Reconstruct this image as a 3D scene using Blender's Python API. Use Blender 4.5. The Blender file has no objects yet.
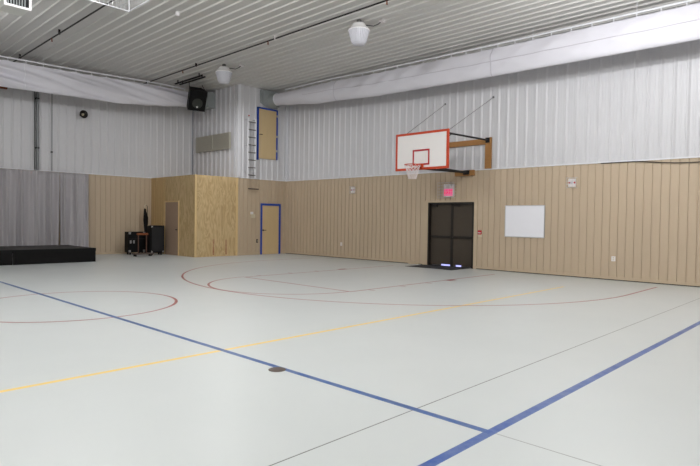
import bpy, math, random
from math import sin, cos, pi, radians
from mathutils import Vector, Matrix
random.seed(7)
SC = bpy.context.scene
COL = SC.collection

# ------------------------------------------------------------------ materials
def lin(c):
    return tuple(((v / 255) / 12.92 if v / 255 <= .04045 else ((v / 255 + .055) / 1.055) ** 2.4) for v in c) + (1.0,)

class NT:
    """small helper around a material's node tree"""
    def __init__(self, name):
        self.m = bpy.data.materials.new(name); self.m.use_nodes = True
        self.t = self.m.node_tree; self.b = self.t.nodes['Principled BSDF']
        self.out = self.t.nodes['Material Output']
    def n(self, kind, **kw):
        x = self.t.nodes.new(kind)
        for k, v in kw.items(): setattr(x, k, v)
        return x
    def link(self, a, b): self.t.links.new(a, b)
    def put(self, sock, v):
        if hasattr(v, 'default_value') or hasattr(v, 'is_output'): self.link(v, sock)
        else: sock.default_value = v
    def math(self, op, a, b=0.0, c=0.0):
        x = self.n('ShaderNodeMath', operation=op)
        self.put(x.inputs[0], a); self.put(x.inputs[1], b)
        if op in ('MULTIPLY_ADD', 'COMPARE', 'SMOOTH_MIN'): self.put(x.inputs[2], c)
        return x.outputs[0]
    def mix(self, f, a, b):
        x = self.n('ShaderNodeMix', data_type='RGBA')
        self.put(x.inputs['Factor'], f); self.put(x.inputs['A'], a) if False else None
        self.put(x.inputs[6], a); self.put(x.inputs[7], b)
        return x.outputs[2]
    def noise(self, scale, vec=None, detail=4, rough=.55, stretch=None, dist=0.0):
        if vec is None: vec = self.n('ShaderNodeTexCoord').outputs['Object']
        if stretch:
            mp = self.n('ShaderNodeMapping'); mp.inputs['Scale'].default_value = stretch
            self.link(vec, mp.inputs['Vector']); vec = mp.outputs[0]
        x = self.n('ShaderNodeTexNoise'); x.inputs['Scale'].default_value = scale
        x.inputs['Detail'].default_value = detail; x.inputs['Roughness'].default_value = rough
        x.inputs['Distortion'].default_value = dist
        self.link(vec, x.inputs['Vector'])
        return x.outputs['Fac']

def mat(name, rgb, rough=.5, metal=0.0, var=.06, scale=6.0, spec=.5, stretch=None, bump=0.0, bscale=60, emit=None, estr=0.0, alpha=None, trans=0.0):
    k = NT(name); base = lin(rgb)
    lo = tuple(v * (1 - var) for v in base[:3]) + (1,); hi = tuple(min(1, v * (1 + var)) for v in base[:3]) + (1,)
    k.link(k.mix(k.noise(scale, stretch=stretch), lo, hi), k.b.inputs['Base Color'])
    k.b.inputs['Roughness'].default_value = rough; k.b.inputs['Metallic'].default_value = metal
    k.b.inputs['Specular IOR Level'].default_value = spec
    if bump:
        bp = k.n('ShaderNodeBump'); bp.inputs['Strength'].default_value = bump; bp.inputs['Distance'].default_value = .01
        k.link(k.noise(bscale), bp.inputs['Height']); k.link(bp.outputs[0], k.b.inputs['Normal'])
    if emit:
        k.b.inputs['Emission Color'].default_value = lin(emit); k.b.inputs['Emission Strength'].default_value = estr
    if trans: k.b.inputs['Transmission Weight'].default_value = trans
    return k.m

M = {}
M['metal_white'] = mat('white_painted_sheet_metal', (206, 205, 208), .42, var=.03, scale=.8)
M['ceiling'] = mat('white_ceiling_sheet_metal', (206, 204, 201), .4, var=.05, scale=.6)
M['beige'] = mat('beige_wainscot_metal', (189, 170, 146), .5, var=.04, scale=1.2, stretch=(1, 1, .3))
M['beige_trim'] = mat('beige_trim_metal', (190, 172, 146), .5, var=.04)
M['tan_side'] = mat('tan_siding', (196, 166, 118), .6, var=.08, scale=3, stretch=(1, 3, .3))
M['white_trim'] = mat('white_trim_metal', (224, 224, 228), .4, var=.02)
M['fabric'] = mat('white_duct_fabric', (215, 213, 220), .85, var=.05, scale=1.4, bump=.25, bscale=9)
M['seam'] = mat('stitched_seam_tape', (192, 188, 196), .8, var=.04)
M['duct_grey'] = mat('galvanised_duct', (158, 163, 163), .5, .2, var=.12, scale=5)
M['black'] = mat('black_plastic', (17, 17, 18), .55, var=.15, spec=.15)
M['black_cloth'] = mat('black_stage_cloth', (22, 21, 21), .8, var=.15, scale=9, spec=.15)
M['deck'] = mat('dark_stage_carpet', (50, 48, 46), .85, var=.15, scale=20, bump=.2)
M['curtain'] = mat('grey_curtain_cloth', (172, 168, 171), .85, var=.06, scale=4, stretch=(1, 1, .2))
M['brown_door'] = mat('dark_brown_door_paint', (66, 57, 47), .45, var=.06)
M['brown_dark'] = mat('dark_bronze_metal', (34, 29, 25), .4, var=.08)
M['taupe_door'] = mat('taupe_door_paint', (160, 136, 117), .55, var=.05)
M['tan_door'] = mat('tan_wood_door', (203, 178, 135), .55, var=.07, scale=3, stretch=(3, 3, .4))
M['blue'] = mat('blue_door_paint', (24, 68, 164), .5, var=.06)
M['wood'] = mat('stained_wood_plank', (160, 114, 64), .55, var=.2, scale=7, stretch=(1, .6, 4))
M['pale_wood'] = mat('pale_wood_trim', (214, 186, 136), .6, var=.08, scale=6)
M['board_white'] = mat('backboard_white', (238, 234, 232), .4, var=.02)
M['whiteboard'] = mat('whiteboard_surface', (240, 240, 246), .3, var=.015)
M['orange'] = mat('orange_red_paint', (196, 66, 28), .45, var=.06)
M['red'] = mat('red_paint', (176, 22, 36), .45, var=.05)
M['net'] = mat('white_net_cord', (226, 216, 216), .8, var=.05)
M['alum'] = mat('aluminium', (205, 205, 208), .4, .5, var=.05)
M['rung'] = mat('dull_rung_metal', (120, 118, 116), .5, .5, var=.08)
M['steel_dark'] = mat('dark_steel_pipe', (24, 19, 17), .5, .3, var=.25, scale=2)
M['cable'] = mat('grey_steel_cable', (112, 110, 110), .5, .4, var=.1)
M['conduit'] = mat('galvanised_conduit', (120, 122, 124), .4, .6, var=.1)
M['lamp_glass'] = mat('frosted_lamp_refractor', (204, 204, 212), .25, var=.03, spec=.6)
M['lamp_cap'] = mat('white_lamp_housing', (246, 245, 245), .4, var=.03)
M['plastic_white'] = mat('white_plastic', (228, 224, 224), .45, var=.03)
M['ivory'] = mat('ivory_plastic', (206, 196, 172), .5, var=.04)
M['vent'] = mat('grey_vent_paint', (176, 172, 160), .55, var=.05)
M['heater'] = mat('grey_heater_enamel', (222, 222, 216), .45, var=.04)
M['dark_grey'] = mat('charcoal_plastic', (35, 35, 37), .5, var=.1, spec=.25)
M['rubber'] = mat('charcoal_entry_mat', (52, 52, 56), .9, var=.2, scale=30, bump=.3)
M['cover'] = mat('dull_bronze_floor_cover', (96, 84, 78), .5, .3, var=.15, scale=12)
M['rust'] = mat('rust_orange_paint', (120, 62, 26), .6, var=.12)
M['brown_pole'] = mat('brown_enamel_tube', (84, 54, 42), .55, var=.15)
M['chrome'] = mat('bright_steel', (186, 186, 188), .3, .8, var=.05)
M['exit_pink'] = mat('lit_exit_panel', (240, 110, 160), .4, var=.02, emit=(255, 92, 150), estr=.45)
M['exit_red'] = mat('lit_exit_letters', (230, 20, 60), .4, var=.02, emit=(255, 40, 90), estr=.6)
M['day'] = mat('daylight_under_door', (200, 205, 255), .5, var=.01, emit=(176, 178, 255), estr=1.1)
M['wall_rear'] = mat('rear_wall_paint', (196, 190, 182), .6, var=.03)
M['cone'] = mat('woofer_cone', (38, 42, 36), .6, var=.1)

def plywood():
    k = NT('plywood_sheet'); tc = k.n('ShaderNodeTexCoord').outputs['Object']
    mp = k.n('ShaderNodeMapping'); mp.inputs['Scale'].default_value = (2.2, 2.2, .5); k.link(tc, mp.inputs['Vector'])
    no = k.n('ShaderNodeTexNoise'); no.inputs['Scale'].default_value = 1.7; no.inputs['Detail'].default_value = 3
    no.inputs['Distortion'].default_value = .6
    k.link(mp.outputs[0], no.inputs['Vector'])
    rings = k.math('FRACT', k.math('MULTIPLY', no.outputs['Fac'], 8.0))
    tri = k.math('ABSOLUTE', k.math('SUBTRACT', rings, .5))
    fac = k.math('MULTIPLY', tri, 1.7)
    c = k.mix(fac, lin((172, 144, 100)), lin((214, 190, 148)))
    c = k.mix(k.math('MULTIPLY', k.noise(3.0, tc), .5), c, lin((196, 168, 120)))
    sx = k.n('ShaderNodeSeparateXYZ'); k.link(tc, sx.inputs[0])
    # reddish stains near the foot of the front face and the sheet joint
    for xc, zt in ((11.66, .66), (12.22, .64)):
        a = k.math('COMPARE', sx.outputs[0], xc, .035)
        z = k.math('LESS_THAN', sx.outputs[2], zt); z2 = k.math('GREATER_THAN', sx.outputs[2], .06)
        f = k.math('MULTIPLY', k.math('MULTIPLY', a, z), k.math('MULTIPLY', z2, k.math('MULTIPLY', k.noise(9, tc), 1.2)))
        c = k.mix(f, c, lin((142, 72, 44)))
    f = k.math('COMPARE', sx.outputs[0], 12.02, .006)
    c = k.mix(k.math('MULTIPLY', f, .5), c, lin((120, 90, 55)))
    k.link(c, k.b.inputs['Base Color']); k.b.inputs['Roughness'].default_value = .6
    return k.m
M['plywood'] = plywood()

def floor_mat():
    k = NT('painted_gym_floor'); tc = k.n('ShaderNodeTexCoord').outputs['Object']
    s = k.n('ShaderNodeSeparateXYZ'); k.link(tc, s.inputs[0]); X, Y = s.outputs[0], s.outputs[1]
    c = k.mix(k.noise(.45, tc, 2), lin((195, 199, 198)), lin((204, 207, 206)))
    c = k.mix(k.math('MULTIPLY', k.noise(2.2, tc, 1.5, .5), .25), c, lin((187, 193, 192)))
    # scattered scuffs
    vo = k.n('ShaderNodeTexVoronoi'); vo.inputs['Scale'].default_value = .85
    nv = k.n('ShaderNodeTexNoise'); nv.inputs['Scale'].default_value = 22; k.link(tc, nv.inputs['Vector'])
    k.link(tc, vo.inputs['Vector'])
    d = k.math('ADD', vo.outputs['Distance'], k.math('MULTIPLY', k.math('SUBTRACT', nv.outputs['Fac'], .5), .014))
    c = k.mix(k.math('MULTIPLY', k.math('LESS_THAN', d, .016), .5), c, lin((130, 127, 120)))
    def band(v, centre, half): return k.math('COMPARE', v, centre, half)
    def mul(*a):
        r = a[0]
        for b in a[1:]: r = k.math('MULTIPLY', r, b)
        return r
    def ring(cx, cy, r, half):
        dx = k.math('SUBTRACT', X, cx); dy = k.math('SUBTRACT', Y, cy)
        q = k.math('SQRT', k.math('ADD', k.math('MULTIPLY', dx, dx), k.math('MULTIPLY', dy, dy)))
        return band(q, r, half)
    lt = lambda v, a: k.math('LESS_THAN', v, a)
    gt = lambda v, a: k.math('GREATER_THAN', v, a)
    wear = k.n('ShaderNodeMapRange'); wear.inputs[1].default_value = .3; wear.inputs[2].default_value = .62
    wear.inputs[3].default_value = .8; wear.inputs[4].default_value = 1.0
    k.link(k.noise(5.5, tc, 6, .7), wear.inputs[0]); W = wear.outputs[0]
    def paint(mask, rgb, amt=1.0):
        nonlocal c
        c = k.mix(mul(mask, W, amt), c, lin(rgb))
    CY = 9.74; red = (152, 62, 58)
    # floor joints
    paint(band(Y, 2.604, .006), (92, 92, 90)); paint(mul(band(X, 3.49, .005), lt(Y, 1.94)), (130, 130, 128))
    # yellow service line
    paint(mul(band(Y, 5.281, .032), lt(X, 12.69)), (240, 204, 96))
    # red basketball markings
    paint(ring(3.481, CY, 1.652, .026), red)
    paint(mul(ring(12.34, CY, 5.966, .026), lt(X, 12.34)), red)
    for sg in (-1, 1): paint(mul(band(Y, CY + sg * 5.966, .026), gt(X, 12.34), lt(X, 14.37)), red)
    paint(mul(ring(8.258, CY, 1.857, .026), lt(X, 8.24)), red)
    paint(mul(band(X, 8.23, .028), gt(Y, 7.82), lt(Y, 11.55)), red)
    for yl, sg in ((7.845, -1), (11.527, 1)):
        paint(mul(band(Y, yl, .028), gt(X, 8.23), lt(X, 14.1)), red)
        paint(mul(band(X, 11.8, .17), band(Y, yl + sg * .06, .1)), (140, 30, 34), 1.1)
        for xt in (8.75, 9.8, 10.78): paint(mul(band(X, xt, .026), band(Y, yl + sg * .11, .1)), red, .8)
    # blue lines
    blue = (28, 78, 142)
    paint(mul(band(X, 3.481, .034), gt(Y, 1.94)), blue)
    paint(band(Y, 1.945, .038), (40, 80, 150))
    k.link(c, k.b.inputs['Base Color'])
    k.b.inputs['Specular IOR Level'].default_value = .5; k.b.inputs['Coat Weight'].default_value = .2; k.b.inputs['Coat Roughness'].default_value = .32
    rr = k.n('ShaderNodeMapRange'); rr.inputs[3].default_value = .36; rr.inputs[4].default_value = .46
    k.link(k.noise(1.6, tc), rr.inputs[0]); k.link(rr.outputs[0], k.b.inputs['Roughness'])
    return k.m
M['floor'] = floor_mat()

# ------------------------------------------------------------------ mesh builder
class MB:
    def __init__(self): self.v = []; self.f = []; self.s = []
    def add(self, vs, fs, smooth=False):
        b = len(self.v); self.v += [Vector(p) for p in vs]
        for f in fs: self.f.append([b + i for i in f]); self.s.append(smooth)
        return self
    def box(self, a, b, rot=None, piv=None, bev=0.0):
        x0, y0, z0 = (min(p, q) for p, q in zip(a, b)); x1, y1, z1 = (max(p, q) for p, q in zip(a, b))
        if bev:
            e = bev; vs = []; C = ((x0, x1), (y0, y1), (z0, z1))
            import itertools
            for ix, iy, iz in itertools.product((0, 1), repeat=3):
                p = [C[0][ix], C[1][iy], C[2][iz]]; i3 = (ix, iy, iz)
                for ax in range(3):
                    q = list(p)
                    for o in range(3):
                        if o != ax: q[o] += e if i3[o] == 0 else -e
                    vs.append(q)
            import bmesh
            bm = bmesh.new()
            for q in vs: bm.verts.new(q)
            bmesh.ops.convex_hull(bm, input=bm.verts)
            bmesh.ops.dissolve_limit(bm, angle_limit=.01, verts=bm.verts, edges=bm.edges)
            bm.verts.index_update()
            vs = [Vector(v.co) for v in bm.verts]; fs = [[v.index for v in f.verts] for f in bm.faces]; bm.free()
        else:
            vs = [Vector(p) for p in ((x0, y0, z0), (x1, y0, z0), (x1, y1, z0), (x0, y1, z0), (x0, y0, z1), (x1, y0, z1), (x1, y1, z1), (x0, y1, z1))]
            fs = [(0, 3, 2, 1), (4, 5, 6, 7), (0, 1, 5, 4), (1, 2, 6, 5), (2, 3, 7, 6), (3, 0, 4, 7)]
        if rot is not None:
            pv = Vector(piv) if piv is not None else Vector(((x0 + x1) / 2, (y0 + y1) / 2, (z0 + z1) / 2))
            vs = [rot @ (p - pv) + pv for p in vs]
        return self.add(vs, fs)
    def tube(self, pts, r, n=8, closed=False):
        pts = [Vector(p) for p in pts]; m = len(pts); rs = r if isinstance(r, (list, tuple)) else [r] * m
        vs = []; prev = None
        for i, p in enumerate(pts):
            if closed: d = pts[(i + 1) % m] - pts[i - 1]
            else: d = pts[min(i + 1, m - 1)] - pts[max(i - 1, 0)]
            d.normalize()
            if prev is None:
                u = d.cross(Vector((0, 0, 1))); u = u if u.length > .01 else d.cross(Vector((1, 0, 0)))
            else: u = prev - d * prev.dot(d)
            u.normalize(); prev = u; w = d.cross(u)
            vs += [p + (u * cos(2 * pi * k / n) + w * sin(2 * pi * k / n)) * rs[i] for k in range(n)]
        fs = []
        for i in range(m if closed else m - 1):
            a, b = i * n, ((i + 1) % m) * n
            fs += [(a + k, a + (k + 1) % n, b + (k + 1) % n, b + k) for k in range(n)]
        self.add(vs, fs, n > 6)
        if not closed:
            self.add(vs[:n], [tuple(range(n))[::-1]]); self.add(vs[-n:], [tuple(range(n))])
        return self
    def lathe(self, c, prof, n=32, axis='Z', ribs=0.0):
        c = Vector(c); vs = []
        for r, h in prof:
            for k in range(n):
                a = 2 * pi * k / n; q = r * (1 + (ribs if k % 2 else 0))
                p = (q * cos(a), q * sin(a), h)
                if axis == 'X': p = (h, q * cos(a), q * sin(a))
                if axis == 'Y': p = (q * cos(a), h, q * sin(a))
                vs.append(c + Vector(p))
        fs = []
        for i in range(len(prof) - 1):
            fs += [(i * n + k, i * n + (k + 1) % n, (i + 1) * n + (k + 1) % n, (i + 1) * n + k) for k in range(n)]
        self.add(vs, fs, not ribs)
        for i in (0, len(prof) - 1):
            if prof[i][0] > 1e-5: self.add(vs[i * n:(i + 1) * n], [tuple(range(n))])
        return self
    def prism(self, poly, off):
        n = len(poly); off = Vector(off); vs = [Vector(p) for p in poly]; vs += [p + off for p in vs]
        return self.add(vs, [tuple(range(n))[::-1], tuple(range(n, 2 * n))] + [(i, (i + 1) % n, n + (i + 1) % n, n + i) for i in range(n)])
    def build(self, name, m, parent=None, origin=None):
        """verts are in world space unless the parent carries a rotation (then they are local to it)"""
        off = Vector((0, 0, 0))
        if parent is not None:
            p = parent
            while p.parent is not None: p = p.parent
            if not p.get('_local'): off = p.location.copy()
            if parent.parent is not None or parent.type == 'MESH':
                pass
        me = bpy.data.meshes.new(name)
        o = bpy.data.objects.new(name, me)
        if parent is None and origin is not None: off = Vector(origin); o.location = off
        me.from_pydata([tuple(v - off) for v in self.v], [], self.f)
        me.polygons.foreach_set('use_smooth', self.s)
        import bmesh
        bm = bmesh.new(); bm.from_mesh(me); bmesh.ops.recalc_face_normals(bm, faces=bm.faces); bm.to_mesh(me); bm.free()
        me.materials.append(M[m] if isinstance(m, str) else m)
        COL.objects.link(o)
        if parent is not None: o.parent = parent
        return o

LOCAL = set()
def thing(name, label, cat, loc=(0, 0, 0), group=None, rot=None):
    o = bpy.data.objects.new(name, None); COL.objects.link(o); o.empty_display_size = .1
    o.location = loc
    if rot: o.rotation_euler = rot; o['_local'] = 1; LOCAL.add(o)
    o['label'] = label; o['category'] = cat
    if group: o['group'] = group
    return o
def tag(o, label, cat, group=None):
    o['label'] = label; o['category'] = cat
    if group: o['group'] = group
    return o
def struct(o): o['kind'] = 'structure'; return o
def copy_tree(o, parent=None):
    c = o.copy(); COL.objects.link(c)
    if parent is not None: c.parent = parent
    for ch in [x for x in bpy.data.objects if x.parent == o]: copy_tree(ch, c)
    return c

# ------------------------------------------------------------------ ribbed sheet walls
def profile(u0, u1, pitch, shape, start=None):
    """piecewise-linear (u, height) samples of a repeating rib shape between u0 and u1"""
    pts = [(u0, 0.0)]; u = u0 if start is None else start
    while u > u0: u -= pitch
    while u < u1:
        for du, h in shape:
            if u0 + 1e-4 < u + du < u1 - 1e-4: pts.append((u + du, h))
        u += pitch
    pts.append((u1, 0.0))
    return pts
RIB = [(.0, 0), (.045, .034), (.073, .034), (.093, 0), (.155, 0), (.165, .004), (.18, .004), (.19, 0), (.215, 0), (.225, .004), (.24, .004), (.25, 0)]
GROOVE = [(.0, 0), (.006, -.022), (.032, -.022), (.038, 0)]
CRIB = [(.0, 0), (.02, .03), (.06, .03), (.08, 0)]
def ribbed(mb, org, ud, vd, nd, prof, v0, v1, thick):
    org, ud, vd, nd = (Vector(x) for x in (org, ud, vd, nd)); n = len(prof); vs = []
    for v in (v0, v1):
        vs += [org + ud * u + vd * v + nd * h for u, h in prof]
    vs += [org + ud * prof[0][0] + vd * v0 - nd * thick, org + ud * prof[-1][0] + vd * v0 - nd * thick,
           org + ud * prof[0][0] + vd * v1 - nd * thick, org + ud * prof[-1][0] + vd * v1 - nd * thick]
    fs = [(i, i + 1, n + i + 1, n + i) for i in range(n - 1)]
    a = 2 * n
    fs += [(a, a + 2, a + 3, a + 1), tuple(range(n - 1, -1, -1)) + (a, a + 1), tuple(range(n, 2 * n)) + (a + 3, a + 2),
           (0, n, a + 2, a), (n - 1, a + 1, a + 3, 2 * n - 1)]
    mb.add(vs, fs); return mb

XR, YL, YP, XU, XP = 15.2, 21.8, 18.377, 12.74, 10.86
ZW, ZC = 3.075, 6.76
X0, Y0 = -6.0, -6.0
UX, UY, UZ = (1, 0, 0), (0, 1, 0), (0, 0, 1)

struct(MB().box((X0 - .2, Y0 - .2, -.12), (XR + .4, YL + .4, 0)).build('floor', 'floor'))
# ceiling: ribs run along Y, hang down
mb = MB(); ribbed(mb, (0, 0, ZC), UX, UY, (0, 0, -1), profile(X0 - .2, XR + .4, .3, CRIB), Y0 - .2, YL + .4, .12)
struct(mb.build('ceiling', 'ceiling'))

# right wall: white ribbed metal above, beige grooved wainscot below, exit opening at Y 9.2-10.98
wr = MB(); ribbed(wr, (XR + .03, 0, 0), UY, UZ, (-1, 0, 0), profile(Y0, YP + .05, .295, RIB, 3.38), ZW - .01, ZC, .2)
WR = struct(wr.build('wall_right', 'metal_white'))
DY0, DY1, DZ = 9.2, 10.96, 2.09
wa = MB()
for a, b, z0, z1 in ((Y0, DY0, 0, ZW), (DY1, YP, 0, ZW), (DY0, DY1, DZ, ZW)):
    ribbed(wa, (XR, 0, 0), UY, UZ, (-1, 0, 0), profile(a, b, .198, GROOVE, 3.333), z0, z1, .2)
w = wa.build('wainscot', 'beige', WR); w['label'] = 'beige grooved metal wainscot'
mb = MB().box((XR - .018, Y0, .022), (XR, DY0 - .12, .09)).box((XR - .018, DY1 + .19, .022), (XR, YP, .09))
struct(mb.build('baseboard_right', 'beige_trim'))
struct(MB().box((XR - .022, Y0, 0), (XR, DY0 - .12, .022)).box((XR - .022, DY1 + .19, 0), (XR, YP, .022)).build('base_shadow_strip', 'brown_dark'))  # dark strip stands in for the shadow line at the wall foot
struct(MB().box((XR - .02, Y0, ZW - .005), (XR + .03, YP, ZW + .03)).build('trim_1', 'white_trim'))

# left wall
wl = MB(); ribbed(wl, (0, YL + .03, 0), UX, UZ, (0, -1, 0), profile(X0, XU, .297, RIB, .1), ZW - .01, ZC, .2)
WL = struct(wl.build('wall_left', 'metal_white'))
wb = MB(); ribbed(wb, (0, YL, 0), UX, UZ, (0, -1, 0), profile(X0, XP, .198, GROOVE, .05), 0, ZW, .2)
w = wb.build('wainscot', 'beige', WL); w['label'] = 'beige grooved metal wainscot'
struct(MB().box((X0, YL - .018, 0), (XP, YL, .085)).build('baseboard_left', 'beige_trim'))
struct(MB().box((X0, YL - .02, ZW - .005), (XP, YL + .03, ZW + .03)).build('trim_2', 'white_trim'))

# storage room in the corner: plywood below, white metal above, beige siding beside the blue door
ws = MB().box((XP, YP, 0), (XU - .02, YP + .1, ZW)).box((XP, YP, 0), (XP + .1, 20.62, ZW)).box((XP + .1, YP + .1, ZW - .06), (XU + .1, YL, ZW - .001))
WS = struct(ws.build('wall_storage', 'plywood'))
sd = MB(); ribbed(sd, (XP, 0, 0), UY, UZ, (-1, 0, 0), profile(20.62, YL, .15, GROOVE, 20.6), 0, ZW, .1)
x = sd.build('siding', 'tan_side', WS); x['label'] = 'yellowish grooved siding beside the brown door'
wf = MB(); ribbed(wf, (0, YP, 0), UX, UZ, (0, -1, 0), profile(XU, XR, .198, GROOVE, 12.8), 0, ZW, .1)
struct(wf.build('wall_alcove', 'beige'))
wu = MB(); ribbed(wu, (0, YP + .03, 0), UX, UZ, (0, -1, 0), profile(XU + .1, XR + .02, .295, RIB, 12.95), ZW, ZC, .1)
ribbed(wu, (XU + .03, 0, 0), UY, UZ, (-1, 0, 0), profile(YP + .12, YL + .03, .33, [(0, 0), (.006, .07), (.04, .07), (.05, 0)], 18.6), ZW, ZC, .1)
struct(wu.build('wall_loft', 'metal_white'))
struct(MB().box((XU - .025, YP - .012, ZW), (XU + .11, YP + .13, ZC)).build('trim_3', 'white_trim'))
struct(MB().box((XP - .012, YP - .015, 0), (XP + .075, YP + .06, ZW)).build('trim_4', 'pale_wood'))
struct(MB().box((XU - .085, YP - .015, 0), (XU + .005, YP + .05, ZW)).build('trim_5', 'pale_wood'))
struct(MB().box((XU, YP - .012, ZW - .005), (XR, YP + .03, ZW + .025)).build('trim_6', 'white_trim'))
struct(MB().box((XU, YP - .016, 0), (13.85, YP, .085)).box((14.92, YP - .016, 0), (XR, YP, .085)).build('baseboard_alcove', 'beige_trim'))
struct(MB().box((XR - .06, YP - .05, ZW + .03), (XR + .03, YP + .03, ZC)).build('trim_7', 'white_trim'))
# walls behind the camera close the hall
struct(MB().box((X0 - .2, Y0 - .2, 0), (X0, YL + .4, ZC)).build('wall_rear', 'wall_rear'))
struct(MB().box((X0, Y0 - .2, 0), (XR + .4, Y0, ZC)).build('wall_near', 'wall_rear'))

# ------------------------------------------------------------------ doors
def door(name, loc):
    o = bpy.data.objects.new(name, None); COL.objects.link(o); o.location = loc; o['kind'] = 'structure'; return o
# exit double door
d = door('door_1', (XR, 10.08, 0))
f = MB().box((XR - .02, DY0 - .12, 0), (XR + .02, DY0, DZ + .06)).box((XR - .02, DY1, 0), (XR + .02, DY1 + .19, DZ + .06)).box((XR - .02, DY0, DZ), (XR + .02, DY1, DZ + .06))
f.build('casing', 'beige_trim', d)
f = MB().box((XR - .01, DY0 + .001, 0), (XR + .19, DY0 + .07, DZ)).box((XR - .01, DY1 - .05, 0), (XR + .19, DY1 - .001, DZ)).box((XR - .01, DY0 + .07, DZ - .05), (XR + .19, DY1 - .05, DZ - .001))
f.build('frame', 'brown_dark', d)
ym = (DY0 + DY1) / 2 - .01
for a, b in ((DY0 + .075, ym - .02), (ym + .02, DY1 - .055)):
    lf = MB().box((XR + .1, a, .028), (XR + .145, b, DZ - .055), bev=.004).build('door_leaf', 'brown_door', d)
    MB().box((XR + .045, a + .03, .93), (XR + .075, b - .03, 1.0), bev=.008).box((XR + .07, a + .04, .94), (XR + .102, a + .1, .99)).box((XR + .07, b - .1, .94), (XR + .102, b - .04, .99)).build('push_bar', 'brown_dark', lf)
    MB().box((XR + .06, b - .25, DZ - .14), (XR + .1, b - .03, DZ - .085)).build('door_closer', 'brown_dark', lf)
MB().box((XR + .085, ym - .045, .02), (XR + .15, ym + .045, DZ - .055)).build('mullion', 'brown_dark', d)
MB().box((XR + .05, DY0 + .07, 0), (XR + .19, DY1 - .05, .015)).build('threshold', 'brown_dark', d)
for a, b in ((10.13, 10.46), (9.70, 9.90)):
    x = MB().box((XR + .092, a, .016), (XR + .099, b, .066)).build('light_gap', 'day', d); x['label'] = 'bluish daylight showing under the door'
# blue framed tan door
d = door('door_2', (14.37, YP, 0))
MB().box((13.86, YP - .03, 0), (13.935, YP + .02, 2.1)).box((14.815, YP - .03, 0), (14.895, YP + .02, 2.1)).box((13.935, YP - .03, 2.015), (14.815, YP + .02, 2.1)).build('frame', 'blue', d)
lf = MB().box((13.94, YP - .012, .012), (14.81, YP + .03, 2.01), bev=.003).build('door_leaf', 'tan_door', d)
MB().tube([(13.99, YP - .012, 1.0), (13.99, YP - .06, 1.0), (14.11, YP - .065, 1.0)], .014, 8).lathe((13.99, YP - .012, 1.0), [(.035, 0), (.035, -.012), (.0, -.014)], 16, 'Y').build('handle', 'brown_dark', lf)
# upper hatch door
d = door('door_3', (14.15, YP, 3.9))
MB().box((13.64, YP - .05, 3.86), (13.7, YP + .03, 6.0)).box((14.61, YP - .05, 3.93), (14.67, YP + .03, 6.0)).box((13.64, YP - .05, 5.94), (14.67, YP + .03, 6.0)).build('frame', 'blue', d)
lf = MB().box((13.7, YP - .03, 3.93), (14.61, YP + .03, 5.94), bev=.003).build('door_leaf', 'tan_door', d)
MB().tube([(13.76, YP - .03, 4.9), (13.76, YP - .08, 4.9), (13.86, YP - .085, 4.9)], .014, 8).build('handle', 'brown_dark', lf)
for z in (4.25, 4.85, 5.7): MB().box((14.6, YP - .055, z), (14.68, YP - .028, z + .09)).build('hinge', 'chrome', d)
# brown door in the plywood side
d = door('door_4', (XP, 20.1, 0))
MB().box((XP - .025, 19.53, 0), (XP + .02, 19.58, 2.12)).box((XP - .025, 20.6, 0), (XP + .02, 20.65, 2.12)).box((XP - .025, 19.58, 2.07), (XP + .02, 20.6, 2.12)).build('frame', 'pale_wood', d)
lf = MB().box((XP - .015, 19.585, .012), (XP + .02, 20.595, 2.065), bev=.003).build('door_leaf', 'taupe_door', d)
MB().lathe((XP - .012, 19.66, 1.0), [(.03, 0), (.03, -.01), (.012, -.014), (.012, -.04), (.028, -.055), (.02, -.07), (0, -.074)], 16, 'X').build('knob', 'brown_dark', lf)

# ------------------------------------------------------------------ basketball hoop
BX, BY0, BY1, BZ0, BZ1 = 13.03, 8.755, 10.615, 2.965, 4.045
t = thing('basketball_hoop', 'wall-mounted basketball hoop with white backboard bordered in orange red', 'basketball hoop', (XR, 9.7, 3.0))
bb = MB().box((BX, BY0, BZ0), (BX + .04, BY1, BZ1)).build('backboard', 'board_white', t)
e = .058
MB().box((BX - .006, BY0 - .008, BZ0 - .008), (BX + .045, BY0 + e, BZ1 + .008)).box((BX - .006, BY1 - e, BZ0 - .008), (BX + .045, BY1 + .008, BZ1 + .008)) \
    .box((BX - .006, BY0 + e, BZ0 - .008), (BX + .045, BY1 - e, BZ0 + e)).box((BX - .006, BY0 + e, BZ1 - e), (BX + .045, BY1 - e, BZ1 + .008)).build('border', 'orange', bb)
yc, hz0, hz1, hw = 9.685, 3.09, 3.545, .3
e = .048
MB().box((BX - .006, yc - hw, hz0), (BX, yc - hw + e, hz1)).box((BX - .006, yc + hw - e, hz0), (BX, yc + hw, hz1)) \
    .box((BX - .006, yc - hw + e, hz0), (BX, yc + hw - e, hz0 + e)).box((BX - .006, yc - hw + e, hz1 - e), (BX, yc + hw - e, hz1)).build('target_square', 'red', bb)
rc = Vector((12.64, yc, 3.07)); RR = .228
rim = MB().tube([rc + Vector((cos(a) * RR, sin(a) * RR, 0)) for a in [2 * pi * i / 40 for i in range(40)]], .013, 8, True)
rim.box((BX - .03, yc - .1, 2.99), (BX - .006, yc + .1, 3.13)).tube([(BX - .02, yc - .08, 3.0), (12.75, yc - .2, 3.045)], .012, 6).tube([(BX - .02, yc + .08, 3.0), (12.75, yc + .2, 3.045)], .012, 6)
rim.prism([(BX - .006, yc - .07, 3.05), (BX - .18, yc - .09, 3.05), (BX - .18, yc + .09, 3.05), (BX - .006, yc + .07, 3.05)], (0, 0, .012))
rim.build('rim', 'orange', t)
net = MB(); NS = 12; LV = 7
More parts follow.
